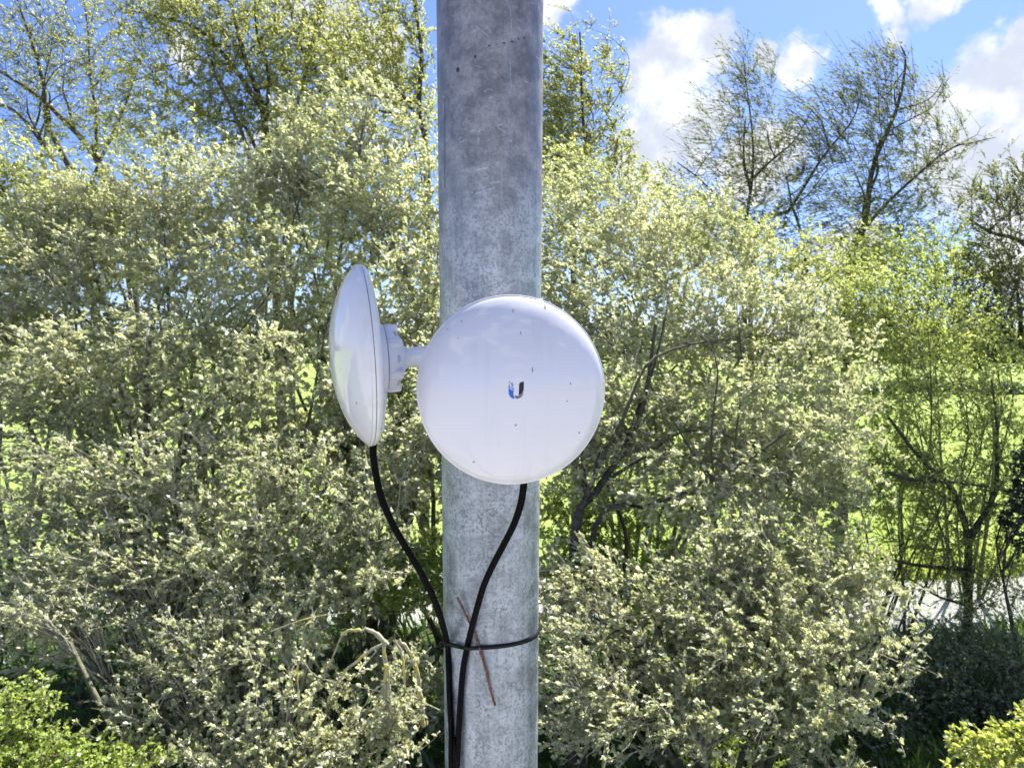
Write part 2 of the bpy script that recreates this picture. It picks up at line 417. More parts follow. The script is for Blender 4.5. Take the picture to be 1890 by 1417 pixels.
def LP(pts, Y, dy=0.0):     # polyline through pixels
    n = len(pts); Y = Y * YK
    return [tuple(at(x, y, Y + dy * k / max(1, n - 1))) for k, (x, y) in enumerate(pts)]

def SE(px, py, rx, ry, rz=.42, w=1.0, off=0.0):
    rx *= 1.12; ry *= 1.15; rz *= 1.35
    """ellipsoid on the sloping face that the thicket turns to the pole"""
    return E(px, py, float(np.interp(py, [250, 450, 708, 1000, 1200, 1400], [11.0, 9.4, 7.5, 5.9, 5.1, 4.5])) + off, rx, ry, rz, w)
kw = dict(lmat=M_SALLOW, bmat=M_BARK_G, tmat=M_BARK_P, r0=.06, cat='shrub')
tree('sallow_shrub', 'broad pale silvery green sallow left of the side-on dish', base=G(330, 8.0),
     ells=[SE(120, 560, 190, 120), SE(330, 420, 200, 130), SE(480, 560, 190, 150), SE(250, 700, 220, 120), SE(500, 760, 190, 130), SE(90, 740, 160, 120), SE(200, 420, 160, 100, .42, 1.2), SE(430, 330, 110, 60, .42, .7), SE(60, 480, 120, 100)],
     n1=18, n2=520, n3=6400, lpt=18, lsize=.050, asp=.54, cluster=3, seed=1, lmax=.62, **kw)
tree('sallow_shrub', 'pale sallow below the side-on dish, level with the cable bends', base=G(380, 6.0),
     ells=[SE(100, 930, 160, 110), SE(330, 900, 190, 110), SE(560, 930, 160, 120), SE(420, 1030, 150, 80), SE(200, 1040, 150, 80), SE(690, 1000, 90, 120, .4, .9), SE(730, 860, 70, 90, .4, .8), SE(640, 1090, 110, 50, .35, .8)],
     n1=14, n2=320, n3=3300, lpt=19, lsize=.038, asp=.58, cluster=4, seed=14, lmax=.45, **kw)
tree('sallow_shrub', 'pale sallow low at bottom left with arching bare twigs above dark hollows', base=G(360, 5.2),
     ells=[SE(100, 1120, 130, 60), SE(420, 1160, 190, 60), SE(330, 1270, 150, 50, .35, .6), SE(560, 1290, 120, 70, .35, .7), SE(640, 1390, 150, 50, .35), SE(430, 1390, 170, 50, .35, .8), SE(240, 1350, 70, 50, .3, .5), SE(760, 1300, 60, 110, .3, .5)],
     n1=14, n2=260, n3=2500, lpt=15, lsize=.032, asp=.64, cluster=4, seed=2, lmax=.34, **kw)
tree('sallow_shrub', 'tall sallow with a rounded top rising left of the pole head', base=G(700, 9.8),
     ells=[SE(655, 270, 150, 110), SE(560, 350, 120, 80), SE(740, 420, 160, 130), SE(780, 600, 120, 150), SE(790, 820, 90, 150, .4, .8)],
     n1=14, n2=340, n3=4000, lpt=17, lsize=.060, asp=.5, cluster=3, seed=3, lmax=.75, **kw)
tree('sallow_shrub', 'large sallow right of the pole with dark oblique limbs showing through gaps', base=G(1130, 8.2),
     ells=[SE(1080, 430, 140, 120), SE(1250, 480, 170, 120), SE(1130, 620, 180, 130), SE(1350, 620, 170, 130), SE(1470, 600, 110, 90, .42, .7), SE(1200, 800, 190, 110), SE(1440, 790, 160, 140), SE(1330, 920, 200, 80), SE(1130, 760, 120, 100), SE(1550, 880, 90, 110), SE(1560, 700, 80, 110, .42, .8), SE(1010, 560, 90, 130), SE(1060, 840, 80, 100, .4, .8)],
     limbs=[([G(1060, 6.4), *LP([(1055, 1000), (1105, 900), (1180, 780), (1210, 600)], 6.3, .9)], .062, .018),
            ([G(1080, 6.4), *LP([(1090, 990), (1200, 930), (1330, 880), (1450, 800)], 6.3)], .04, .012)],
     n1=12, n2=480, n3=6400, lpt=17, lsize=.050, asp=.52, cluster=3, seed=4, lmax=.65, **dict(kw, bmat=M_BARK_D))
tree('sallow_shrub', 'pale sallow low right of the pole leaning towards the dark hollow', base=G(1330, 5.8),
     ells=[SE(1170, 1100, 150, 70, .4, .6), SE(1420, 1040, 180, 90), SE(1330, 1180, 190, 80), SE(1510, 1200, 130, 110), SE(1280, 1310, 220, 70), SE(1530, 1340, 100, 90), SE(1080, 1280, 100, 120), SE(1060, 1060, 70, 70, .4, .6), SE(1050, 1110, 60, 60, .4, .5), SE(1600, 1090, 70, 90), SE(1650, 1200, 80, 70, .4, .35)],
     n1=14, n2=360, n3=4200, lpt=17, lsize=.034, asp=.62, cluster=4, seed=5, lmax=.38, **kw)
tree('sallow_shrub', 'greener sallow at the left edge of the view below the leaning bare trunks', base=G(20, 9.6),
     ells=[SE(20, 360, 120, 110), SE(150, 400, 130, 80, .42, .7), SE(-60, 600, 120, 160)],
     n1=8, n2=160, n3=1900, lpt=15, lsize=.060, asp=.5, cluster=3, seed=6, **dict(kw, lmat=M_SALLOW_G))
tree('sallow_shrub', 'yellow green shrub edge with tall wispy twigs between pole and sky gap', base=G(1180, 11.6),
     ells=[E(1060, 350, 11.8, 80, 100, .6), E(1190, 400, 11.6, 140, 90, .6, .7), E(1330, 450, 11.6, 130, 80, .6, .7), E(1460, 500, 11, 130, 90, .6, .8), E(1590, 580, 11, 110, 90, .6, .8)],
     n1=10, n2=200, n3=2300, lpt=13, lsize=.062, asp=.42, cluster=2, seed=7, wind=.4, **dict(kw, lmat=M_SALLOW_G))
tree('sallow_shrub', 'shaded back row sallow behind the big left shrubs', base=G(400, 9.2),
     ells=[E(80, 430, 12.8, 230, 140, .5, 1.9), E(350, 400, 12.8, 240, 150, .5, 1.9), E(600, 450, 12.8, 160, 190, .5, 1.7), E(60, 680, 11, 150, 130, .4, .8), E(150, 700, 9.4, 260, 180, .4), E(480, 700, 9.4, 250, 220, .4), E(380, 900, 8.6, 440, 130, .4), E(350, 1080, 7.8, 420, 90, .4), E(400, 1250, 7.0, 420, 90, .4)],
     n1=16, n2=330, n3=4500, lpt=9, lsize=.095, asp=.6, cluster=3, seed=61, lmax=.6, **kw)
tree('sallow_shrub', 'back row sallow whose leaves close the view behind the pole', base=G(850, 9.4),
     ells=[E(800, 800, 9.2, 170, 220, .4), E(700, 1080, 8.2, 180, 130, .4, .9), E(1030, 740, 8.8, 150, 230, .4), E(640, 780, 8.4, 90, 110, .4, 1.4), E(700, 760, 9.0, 150, 170, .4), E(1000, 1120, 8.2, 130, 120, .4, .9), E(850, 1300, 7.0, 230, 110, .4)],
     n1=6, n2=200, n3=2300, lpt=9, lsize=.09, asp=.6, cluster=3, seed=62, lmax=.6, **kw)
tree('sallow_shrub', 'back row sallow closing the gaps left of the yellow green trees', base=G(1400, 9.4),
     ells=[E(1280, 800, 9.4, 170, 200, .4), E(1450, 850, 9.4, 130, 190, .4), E(1400, 1060, 8.4, 200, 120, .4), E(1540, 900, 9.0, 60, 120, .4, .7), E(1350, 1250, 7.2, 230, 100, .4)],
     n1=10, n2=180, n3=1700, lpt=9, lsize=.09, asp=.6, cluster=3, seed=63, lmax=.6, **kw)
# right hand light green trees with the field showing through
tree('young_tree', 'light yellow green young tree with field showing through it, right side', 'tree', base=G(1640, 9.8),
     ells=[E(1590, 570, 10, 110, 110, .8), E(1700, 600, 10, 150, 130, .9), E(1640, 780, 9.6, 120, 170, .8), E(1790, 700, 9.8, 140, 100, .8, .6), E(1650, 940, 9.2, 90, 80, .6, .7)],
     n1=8, n2=280, n3=2800, lpt=12, lsize=.044, asp=.5, lmat=M_FRESH, bmat=M_BARK_G, tmat=M_BARK_G, r0=.028, seed=8, cluster=2)
tree('young_tree', 'pale green wispy tree screening the horizon near the right edge', 'tree', base=G(1790, 12.0),
     ells=[E(1730, 500, 12, 150, 90, .8), E(1850, 620, 12, 110, 80, .8), E(1600, 480, 12, 110, 70, .8, .7), E(1700, 620, 12, 120, 60, .8)],
     n1=8, n2=200, n3=2200, lpt=12, lsize=.058, asp=.42, lmat=M_FRESH, bmat=M_BARK_G, tmat=M_BARK_G, r0=.04, seed=88, cluster=2, wind=.4)
tree('streamside_tree', 'small dark stemmed tree standing in front of the bright stream', 'tree', base=G(1785, 9.0),
     ells=[E(1790, 930, 9.2, 120, 90, .8), E(1720, 1010, 9.0, 100, 60, .6, .7), E(1850, 850, 9.2, 80, 110, .6, .8), E(1830, 1080, 8.8, 90, 80, .5, .9), E(1700, 1090, 8.8, 70, 40, .4, .5), E(1700, 880, 9.0, 110, 80, .6, .8), E(1830, 760, 9.2, 90, 70, .6, .8)],
     limbs=[([G(1785, 9.0), *LP([(1785, 1150), (1783, 1060), (1790, 990), (1760, 900), (1700, 850), (1640, 770)], 9.0)], .075, .02),
            (LP([(1784, 1080), (1772, 1052), (1735, 1046), (1680, 1040), (1625, 1030)], 9.0), .05, .018),
            (LP([(1790, 990), (1840, 900), (1838, 780), (1830, 700)], 9.0, .2), .045, .012),
            (LP([(1635, 872), (1690, 885), (1750, 890), (1830, 900), (1900, 915)], 8.8), .03, .012),
            (LP([(1780, 1115), (1730, 1100), (1700, 1080), (1665, 1060)], 8.9), .022, .006)],
     n1=4, n2=170, n3=2100, lpt=12, lsize=.038, asp=.5, lmat=M_FRESH, bmat=M_BARK_D, r0=.05, seed=9, cluster=2, tmat=M_BARK_G)
tree('ivy_clad_stem', 'near black ivy mass on a stem at the right edge above the stream', 'ivy', base=G(1885, 8.4),
     ells=[E(1890, 960, 8.4, 36, 80, .25), E(1900, 860, 8.4, 30, 60, .2)], n1=3, n2=40, n3=260, lpt=12, lsize=.045, asp=.8, lmat=M_IVY, bmat=M_BARK_D, r0=.03, seed=10, lmax=.3, wind=0, leafdir=0)
tree('dark_shrub', 'dark green shrub at lower right in front of the stream bank', 'shrub', base=G(1780, 7.6),
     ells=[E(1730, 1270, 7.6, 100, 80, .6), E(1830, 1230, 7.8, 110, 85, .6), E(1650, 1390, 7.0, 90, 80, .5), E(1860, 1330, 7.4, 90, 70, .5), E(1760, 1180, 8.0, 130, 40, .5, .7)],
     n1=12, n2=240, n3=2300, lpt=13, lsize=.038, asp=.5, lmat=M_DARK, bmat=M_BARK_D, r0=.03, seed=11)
tree('hawthorn_bush', 'bright lime green leafy sprays poking into the bottom right corner', 'bush', base=G(1900, 4.9),
     ells=[E(1860, 1390, 4.6, 95, 32, .3), E(1800, 1370, 4.6, 40, 26, .2), E(1900, 1350, 4.7, 50, 26, .3), E(1850, 1450, 4.6, 120, 50, .3)],
     n1=8, n2=60, n3=420, lpt=14, lsize=.036, asp=.6, lmat=M_LIME, bmat=M_BARK_P, r0=.025, seed=12, hexa=True, lmax=.25, cluster=4, wind=.1)
tree('bramble_thicket', 'bright yellow green undergrowth in the bottom left corner', 'bush', base=G(80, 4.2),
     ells=[E(60, 1410, 4.2, 140, 45, .35), E(20, 1320, 4.3, 80, 70, .35, .5), E(200, 1420, 4.2, 110, 30, .3)],
     n1=14, n2=140, n3=900, lpt=14, lsize=.026, asp=.7, lmat=M_BRAMBLE, bmat=M_BARK_G, r0=.012, seed=13, lmax=.3, cluster=4, wind=.05, leafdir=.1)
for k, (px, py, Y, rx, ry, n) in enumerate([(1110, 950, 8.4, 130, 95, 1100), (1190, 1110, 7.6, 90, 50, 500), (660, 830, 8.6, 110, 120, 900), (1350, 1385, 6.6, 120, 35, 600), (800, 1330, 7.4, 80, 90, 600)]):
    tree('undergrowth_bush', ['sunlit bright green bush seen through the gap right of the pole', 'small yellow green bush glimpsed lower right of the pole between twigs',
                              'green bush glimpsed left of the pole below the side-on dish', 'low bright green bush at the bottom edge right of the pole', 'low green bush at the foot of the sallow left of the pole'][k], 'bush', base=G(px, Y),
         ells=[E(px, py, Y, rx, ry, .5), E(px, py + 60, Y, rx, ry, .5, .5)], n1=8, n2=50, n3=n, lpt=13, lsize=.04, asp=.6, lmat=M_BRAMBLE, bmat=M_BARK_G, r0=.02, seed=20 + k, lmax=.3, wind=.1)

tree('undergrowth_bush', 'bright young green growth low behind the left sallow', 'bush', base=G(300, 8.6),
     ells=[E(150, 1080, 8.4, 220, 60, .5), E(520, 1060, 8.4, 260, 70, .5, 1.3), E(680, 1080, 7.6, 150, 70, .5, 1.2), E(820, 1050, 8.0, 180, 80, .5)], n1=14, n2=170, n3=1900, lpt=12, lsize=.06, asp=.6, lmat=M_BRAMBLE, bmat=M_BARK_G, r0=.02, seed=77, lmax=.4, wind=.1)
tree('undergrowth_bush', 'green growth along the bank hiding the stream right of the pole', 'bush', base=G(1350, 8.8),
     ells=[E(1100, 1060, 8.2, 150, 60, .5), E(1350, 1070, 8.6, 220, 60, .5), E(1560, 1070, 8.8, 70, 50, .5)], n1=12, n2=110, n3=1000, lpt=12, lsize=.055, asp=.6, lmat=M_BRAMBLE, bmat=M_BARK_G, r0=.02, seed=78, lmax=.4, wind=.1)
# tall trees behind, against the sky
YK = 1.28
tk = dict(cat='tree', bmat=M_BARK_D, lmat=M_OLIVE, r0=.12, group=None)
tree('willow_tree', 'leaning nearly bare tree with dark trunks at top left against blue sky', base=G(260, 13.5),
     ells=[E(60, 90, 13, 130, 110, 1), E(180, 120, 13, 100, 130, 1, .7), E(20, 230, 13, 90, 80, .8, .5)],
     limbs=[([G(300, 13.5), *LP([(240, 520), (206, 377), (180, 291), (120, 223), (56, 167), (-20, 120)], 13.2)], .15, .03),
            ([G(220, 13.5), *LP([(150, 420), (122, 291), (94, 223), (81, 163), (43, 43), (20, -40)], 13.2)], .11, .02),
            (LP([(150, 420), (105, 310), (66, 250), (21, 201), (-20, 190)], 13.2), .08, .03),
            (LP([(180, 291), (172, 180), (165, 90), (150, -30)], 13.2), .05, .015)],
     n1=9, n2=190, n3=1900, lpt=7, lsize=0.067, asp=.36, seed=31, wind=.35, lmax=.8, twig_r=.006, **tk)
tree('ash_tree', 'tree with a forked dark trunk and dense olive leaves left of the pole', base=G(520, 12.8),
     ells=[E(400, 90, 12.6, 190, 130, 1.1), E(270, 200, 12.6, 110, 110, .9, .7), E(430, 190, 12.8, 110, 90, .9, .8), E(330, 20, 12.6, 150, 60, .9), E(420, 260, 12.8, 170, 70, .9, .8), E(180, 250, 12.8, 120, 60, .9, .6)],
     limbs=[([G(530, 12.8), *LP([(505, 420), (497, 270), (484, 193), (450, 107), (420, -20)], 12.8)], .14, .04),
            (LP([(486, 205), (432, 129), (364, 51), (300, 34), (240, 20)], 12.7), .07, .02), (LP([(490, 230), (495, 140), (475, 60), (470, -30)], 12.8), .06, .02)],
     n1=8, n2=300, n3=4000, lpt=14, lsize=0.067, asp=.42, seed=32, wind=.2, lmax=.65, twig_r=.005, **tk)
tree('ash_tree', 'slender leafy tree between the forked tree and the pole', base=G(560, 14.0),
     ells=[E(590, 80, 14, 95, 130, .9), E(580, 190, 13.5, 110, 90, .7, .9), E(500, 60, 14, 80, 90, .8, .7)],
     limbs=[([G(545, 14), *LP([(535, 330), (540, 222), (560, 120), (590, 20), (600, -40)], 14)], .09, .025), (LP([(565, 110), (545, 60), (530, -20)], 14), .04, .02)],
     n1=6, n2=180, n3=2700, lpt=12, lsize=0.067, asp=.42, seed=33, wind=.3, twig_r=.005, lmax=.7, **tk)
tree('ash_tree', 'dense olive green tree touching the left edge of the pole top', base=G(790, 11.5),
     ells=[E(740, 60, 11.5, 80, 100, .9), E(770, 190, 11.5, 60, 80, .8), E(660, 70, 12, 80, 90, .8, .8), E(690, 170, 12, 90, 70, .8, .8), E(560, 260, 12.4, 110, 60, .8, .7)],
     limbs=[([G(785, 11.5), *LP([(785, 320), (780, 210), (775, 100), (760, -30)], 11.5)], .10, .04)],
     n1=6, n2=140, n3=2000, lpt=13, lsize=0.067, asp=.45, seed=34, wind=.25, twig_r=.005, lmax=.55, **tk)
tree('ash_tree', 'yellow olive tree right beside the pole with wispy drooping bare tips', base=G(1060, 11.8),
     ells=[E(1030, 200, 11.8, 70, 150, .8, 1.6), E(1080, 270, 11.8, 100, 100, .8, 1.2), E(1090, 120, 11.8, 85, 90, .8, .7), E(1150, 170, 11.8, 45, 70, .5, .35), E(1150, 300, 11.8, 60, 70, .6, .8), E(1030, 300, 11.4, 60, 90, .7, 1.4), E(1210, 340, 11.6, 70, 50, .6, .6)],
     limbs=[([G(1060, 11.8), *LP([(1062, 420), (1075, 300), (1078, 200), (1070, 60)], 11.8)], .09, .02), (LP([(1120, 210), (1150, 160), (1160, 110), (1130, 70), (1080, 50)], 11.8), .012, .003)],
     n1=6, n2=200, n3=2900, lpt=12, lsize=0.062, asp=.42, seed=35, wind=.45, twig_r=.005, lmax=.6, droop=.15, **tk)
YK = 1.12
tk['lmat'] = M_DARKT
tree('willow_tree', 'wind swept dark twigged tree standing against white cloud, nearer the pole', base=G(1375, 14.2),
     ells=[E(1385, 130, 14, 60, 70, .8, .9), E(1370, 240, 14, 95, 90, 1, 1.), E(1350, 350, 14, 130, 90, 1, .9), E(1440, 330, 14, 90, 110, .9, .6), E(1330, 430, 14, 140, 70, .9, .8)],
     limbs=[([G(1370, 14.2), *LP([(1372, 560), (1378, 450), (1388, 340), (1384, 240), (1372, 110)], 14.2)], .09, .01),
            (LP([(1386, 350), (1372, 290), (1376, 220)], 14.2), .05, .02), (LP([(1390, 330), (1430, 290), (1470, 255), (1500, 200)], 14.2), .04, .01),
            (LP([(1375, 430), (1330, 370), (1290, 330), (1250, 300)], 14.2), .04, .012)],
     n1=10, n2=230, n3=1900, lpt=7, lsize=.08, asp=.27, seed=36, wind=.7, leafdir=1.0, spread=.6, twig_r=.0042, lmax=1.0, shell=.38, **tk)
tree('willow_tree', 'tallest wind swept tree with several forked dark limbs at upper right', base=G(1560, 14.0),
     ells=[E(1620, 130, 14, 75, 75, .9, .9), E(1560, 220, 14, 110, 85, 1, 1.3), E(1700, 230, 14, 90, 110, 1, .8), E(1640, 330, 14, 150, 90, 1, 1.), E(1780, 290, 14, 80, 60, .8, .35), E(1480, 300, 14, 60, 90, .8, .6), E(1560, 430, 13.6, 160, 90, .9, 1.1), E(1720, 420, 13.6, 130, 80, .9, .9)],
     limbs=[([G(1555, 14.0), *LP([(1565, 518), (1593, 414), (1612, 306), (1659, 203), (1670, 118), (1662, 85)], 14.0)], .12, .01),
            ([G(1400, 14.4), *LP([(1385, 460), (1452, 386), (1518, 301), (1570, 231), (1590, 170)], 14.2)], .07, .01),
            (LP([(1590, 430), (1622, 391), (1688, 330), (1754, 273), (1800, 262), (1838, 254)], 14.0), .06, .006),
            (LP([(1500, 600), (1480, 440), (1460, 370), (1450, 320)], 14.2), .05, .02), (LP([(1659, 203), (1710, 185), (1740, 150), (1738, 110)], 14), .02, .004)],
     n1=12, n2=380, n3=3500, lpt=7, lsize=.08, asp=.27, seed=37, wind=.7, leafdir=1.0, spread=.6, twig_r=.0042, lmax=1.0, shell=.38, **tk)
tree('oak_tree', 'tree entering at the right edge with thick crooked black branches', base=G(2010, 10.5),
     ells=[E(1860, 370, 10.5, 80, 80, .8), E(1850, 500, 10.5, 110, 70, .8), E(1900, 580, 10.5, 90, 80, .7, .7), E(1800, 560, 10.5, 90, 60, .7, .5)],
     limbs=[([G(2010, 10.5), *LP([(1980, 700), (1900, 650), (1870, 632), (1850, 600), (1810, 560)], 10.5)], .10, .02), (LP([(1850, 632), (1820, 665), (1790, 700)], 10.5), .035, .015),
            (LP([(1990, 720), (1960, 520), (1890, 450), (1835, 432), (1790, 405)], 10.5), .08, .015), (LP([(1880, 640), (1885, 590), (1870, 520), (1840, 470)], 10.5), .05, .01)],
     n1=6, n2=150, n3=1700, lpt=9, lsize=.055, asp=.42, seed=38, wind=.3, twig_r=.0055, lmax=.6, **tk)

YK = 1.0
# bare lichened stump and arching stems among the lower left sallow
def stems(name, label, cat, polys, Y, matr, base):
    base = np.array(base)
    root = empty(name, Matrix.Translation(Vector(base))); tag(root, label, cat)
    rng = np.random.default_rng(5)
    for k, (pts, ra, rb) in enumerate(polys):
        p = smooth_path(LP(pts, Y + .1 * rng.normal(), .1), 18)
        if k == 0: p[0] = (p[0][0], p[0][1], 0)
        p[1:-1] += rng.normal(size=p[1:-1].shape) * ra * .35
        vs, fs = tubes(p[None], (ra + (rb - ra) * np.linspace(0, 1, 18))[None] * (1 + .15 * rng.normal(size=(1, 18))), 7)
        meshobj('trunk' if k == 0 else 'stem', vs - base, fs, matr, root)
stems('dead_stump', 'broken willow stump with yellow lichened stems arching left of the pole foot', 'stump',
      [([(735, 1700), (725, 1500), (722, 1417), (718, 1330), (712, 1240), (708, 1185)], 0.0217, 0.0136),
       ([(715, 1190), (690, 1165), (655, 1162), (630, 1172)], 0.0186, 0.0087), ([(630, 1172), (615, 1210), (600, 1240)], 0.0074, 0.0037),
       ([(705, 1190), (670, 1210), (630, 1250), (605, 1290)], 0.0112, 0.0062), ([(716, 1240), (722, 1300), (735, 1380), (738, 1440)], 0.0087, 0.0062),
       ([(728, 1180), (745, 1220), (748, 1270), (770, 1290), (812, 1310)], 0.0099, 0.0037), ([(712, 1260), (690, 1275), (665, 1315)], 0.0074, 0.0031),
       ([(735, 1180), (760, 1210), (775, 1270), (782, 1340)], 0.0136, 0.0186), ([(556, 1215), (548, 1240), (553, 1290), (550, 1320), (535, 1370)], 0.0081, 0.0050),
       ([(556, 1215), (580, 1245), (615, 1258)], 0.0050, 0.0031), ([(556, 1215), (562, 1160), (575, 1145)], 0.0062, 0.0037), ([(714, 1330), (690, 1380), (665, 1430)], 0.0074, 0.0062),
       ([(500, 1165), (570, 1140), (640, 1130)], 0.0043, 0.0025)], 4.75, M_BARK_L, G(733, 4.75))
stems('arching_branches', 'long pale bare branches curving through the lower right sallow', 'branch',
      [([(1110, 1500), (1120, 1250), (1110, 1150), (1095, 1040), (1060, 980)], .014, .006), ([(1110, 1100), (1180, 1140), (1260, 1170), (1310, 1210), (1325, 1250)], .010, .006),
       ([(1200, 1150), (1225, 1200), (1240, 1225), (1245, 1250), (1225, 1275), (1160, 1300)], .011, .005), ([(1000, 1150), (1060, 1160), (1100, 1165)], .012, .009),
       ([(1150, 1140), (1250, 1135), (1330, 1150), (1480, 1165)], .014, .006), ([(1240, 1217), (1290, 1225), (1330, 1240)], .007, .004),
       ([(1300, 1192), (1370, 1190), (1450, 1180)], .006, .003), ([(1620, 1205), (1660, 1222), (1710, 1240)], .006, .003)], 5.5, M_BARK_L, G(1110, 5.5))

# far hedges and tree line across the field
def hedge(name, label, cat, Y, x0, x1, h, n, ls, lm, seed, kind=None):
    rng = np.random.default_rng(seed)
    gx = rng.uniform(x0, x1, n); prof = h * (.7 + .3 * np.sin(gx * .21 + seed) * np.sin(gx * .083 + 2) + .12 * np.sin(gx * .9))
    zz = rng.random(n) ** .7 * prof; gy = Y + rng.normal(size=n) * h * .25
    g = height(gx, gy); pos = np.stack([gx, gy, zz + g], -1)
    l = ls * (.6 + .8 * rng.random(n))
    v, f, per = leaves(rng, pos, nrm(rng.normal(size=(n, 3)) + WIND * .5), l, l * .7)
    o = meshobj(name, v, f, lm, smooth=False, tint=np.repeat(rng.random(n), per)); tag(o, label, cat, kind=kind); return o
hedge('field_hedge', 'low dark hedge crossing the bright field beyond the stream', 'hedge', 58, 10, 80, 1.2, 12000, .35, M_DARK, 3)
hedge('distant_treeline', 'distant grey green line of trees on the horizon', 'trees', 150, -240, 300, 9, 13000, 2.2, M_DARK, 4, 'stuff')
# meadow grass near the far bank, and bank tufts
def grass(name, label, n, x0, x1, y0, y1, hgt, lm, seed):
    rng = np.random.default_rng(seed)
    gx = rng.uniform(x0, x1, n); gy = y0 + (y1 - y0) * rng.random(n) ** 1.6
    pos = np.stack([gx, gy, height(gx, gy) - .01], -1)
    l = hgt * (.5 + .8 * rng.random(n))
    d = nrm(rng.normal(size=(n, 3)) * .35 + np.array([-.3, 0, 1]))
    v, f, per = leaves(rng, pos, d, l, l * .10 + .008)
    tag(meshobj(name, v, f, lm, smooth=False, tint=np.repeat(rng.random(n), per)), label, 'grass', kind='stuff')
M_GRASS = leaf_mat('meadow_grass_blade', (.20, .27, .05), (.30, .35, .09), (.36, .44, .06), (.46, .52, .12), .5, .04)
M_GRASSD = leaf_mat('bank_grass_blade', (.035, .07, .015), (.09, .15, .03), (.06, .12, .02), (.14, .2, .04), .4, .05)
grass('meadow_grass', 'bright lime green meadow grass beyond the stream', 24000, 3, 34, 13.9, 44, .26, M_GRASS, 1)
grass('bank_grass', 'rough grass fringing the far edge of the stream', 5000, 4, 16, 12.6, 13.6, .32, M_GRASS, 5)
grass('bank_grass', 'dark green rough grass and weeds under the shrubs', 24000, -9, 12, 2.5, 10.6, .35, M_GRASSD, 2)

# ------------------------------------------------------------------ steel pole
PR = .0652
def pole_axis_z(py): 
    return 1.0
ztop, zbot = 156.5 / 197.5, 156.5 / 170.5
A = camp(904.5, 0, ztop * 1.002); B = camp(907, 1417, zbot * 1.002)
ax = (A - B).normalized()
foot = B - ax * (B.z / ax.z)              # where the axis meets the ground
POLE_L = 8.2
zq = ax.to_track_quat('Z', 'Y').to_matrix()
# keep local -Y roughly towards the camera
yl = (Vector((0, 1, 0)) - ax * ax.y).normalized(); xl = yl.cross(ax).normalized()
PM = Matrix((( xl.x, yl.x, ax.x, foot.x), (xl.y, yl.y, ax.y, foot.y), (xl.z, yl.z, ax.z, foot.z), (0, 0, 0, 1)))
PMI = PM.inverted()
def on_pole(px, py, off=0.0):
    """point of the pole's surface (radius + off) seen at a pixel, world"""
    o_ = PMI @ Vector((0, 0, HC)); d = (PMI.to_3x3() @ raydir(px, py))
    r = PR + off
    a = d.x ** 2 + d.y ** 2; b = 2 * (o_.x * d.x + o_.y * d.y); c_ = o_.x ** 2 + o_.y ** 2 - r * r
    D = b * b - 4 * a * c_
    s = (-b - math.sqrt(max(D, 0))) / (2 * a); p = o_ + d * s
    q = Vector((p.x, p.y, 0))
    if D < 0: q = q.normalized() * r
    return PM @ Vector((q.x, q.y, p.z))
m, t, o = mat('galvanised_steel')
co = t('ShaderNodeTexCoord').outputs['Object']
zl = t('ShaderNodeSeparateXYZ', {0: co}).outputs[2]
big = t.noise(co, 5, 5, .6); mid = t.noise(co, 38, 6, .65); fine = t.noise(co, 260, 4, .6)
strk = t.noise(t.vm('MULTIPLY', co, (1, 1, .045)), 110, 4, .6)
c = t.mix(t.ramp(mid, .33, .67), (.245, .272, .305), (.47, .51, .555))
c = t.mix(t.math('MULTIPLY', t.ramp(fine, .47, .60), .62), c, (.17, .182, .198))
c = t.mix(t.math('MULTIPLY', t.ramp(strk, .45, .62), .20), c, (.62, .67, .72))
# brown grey weathering of the zinc that thickens upwards, broken up by noise
hgt_ = t.math('ADD', zl, t.math('MULTIPLY', t.math('SUBTRACT', big, .5), .55))
zc = (PMI @ on_pole(905, 350)).z
c = t.mix(t.math('MULTIPLY', t.ramp(hgt_, zc - .22, zc + .30), .88), c, t.mix(t.ramp(mid, .35, .65), (.15, .122, .117), (.30, .262, .258)))
# pale zinc dribbles
drb = t.noise(t.vm('MULTIPLY', co, (1, 1, 1.7)), 75, 2, .5, dist=1.2)
c = t.mix(t.math('MULTIPLY', t.ramp(drb, .66, .72), .35), c, (.52, .55, .60))
# hair cracks
vor = t('ShaderNodeTexVoronoi', {'Vector': t.vm('ADD', co, t.vm('SCALE', t.noise(co, 60, 3, out=1), None)), 'Scale': 62.0}, feature='DISTANCE_TO_EDGE')
T_sc = [n_ for n_ in t.n if n_.type == 'VECT_MATH' and n_.operation == 'SCALE'][-1]; T_sc.inputs[3].default_value = .03
crk = t.math('SUBTRACT', 1.0, t.ramp(vor.outputs['Distance'], .0, .05))
crk = t.math('MULTIPLY', crk, t.ramp(t.noise(co, 26, 3), .42, .56))
c = t.mix(t.math('MULTIPLY', crk, t.ramp(hgt_, zc - .4, zc + .05, .68, .28)), c, (.11, .12, .13))
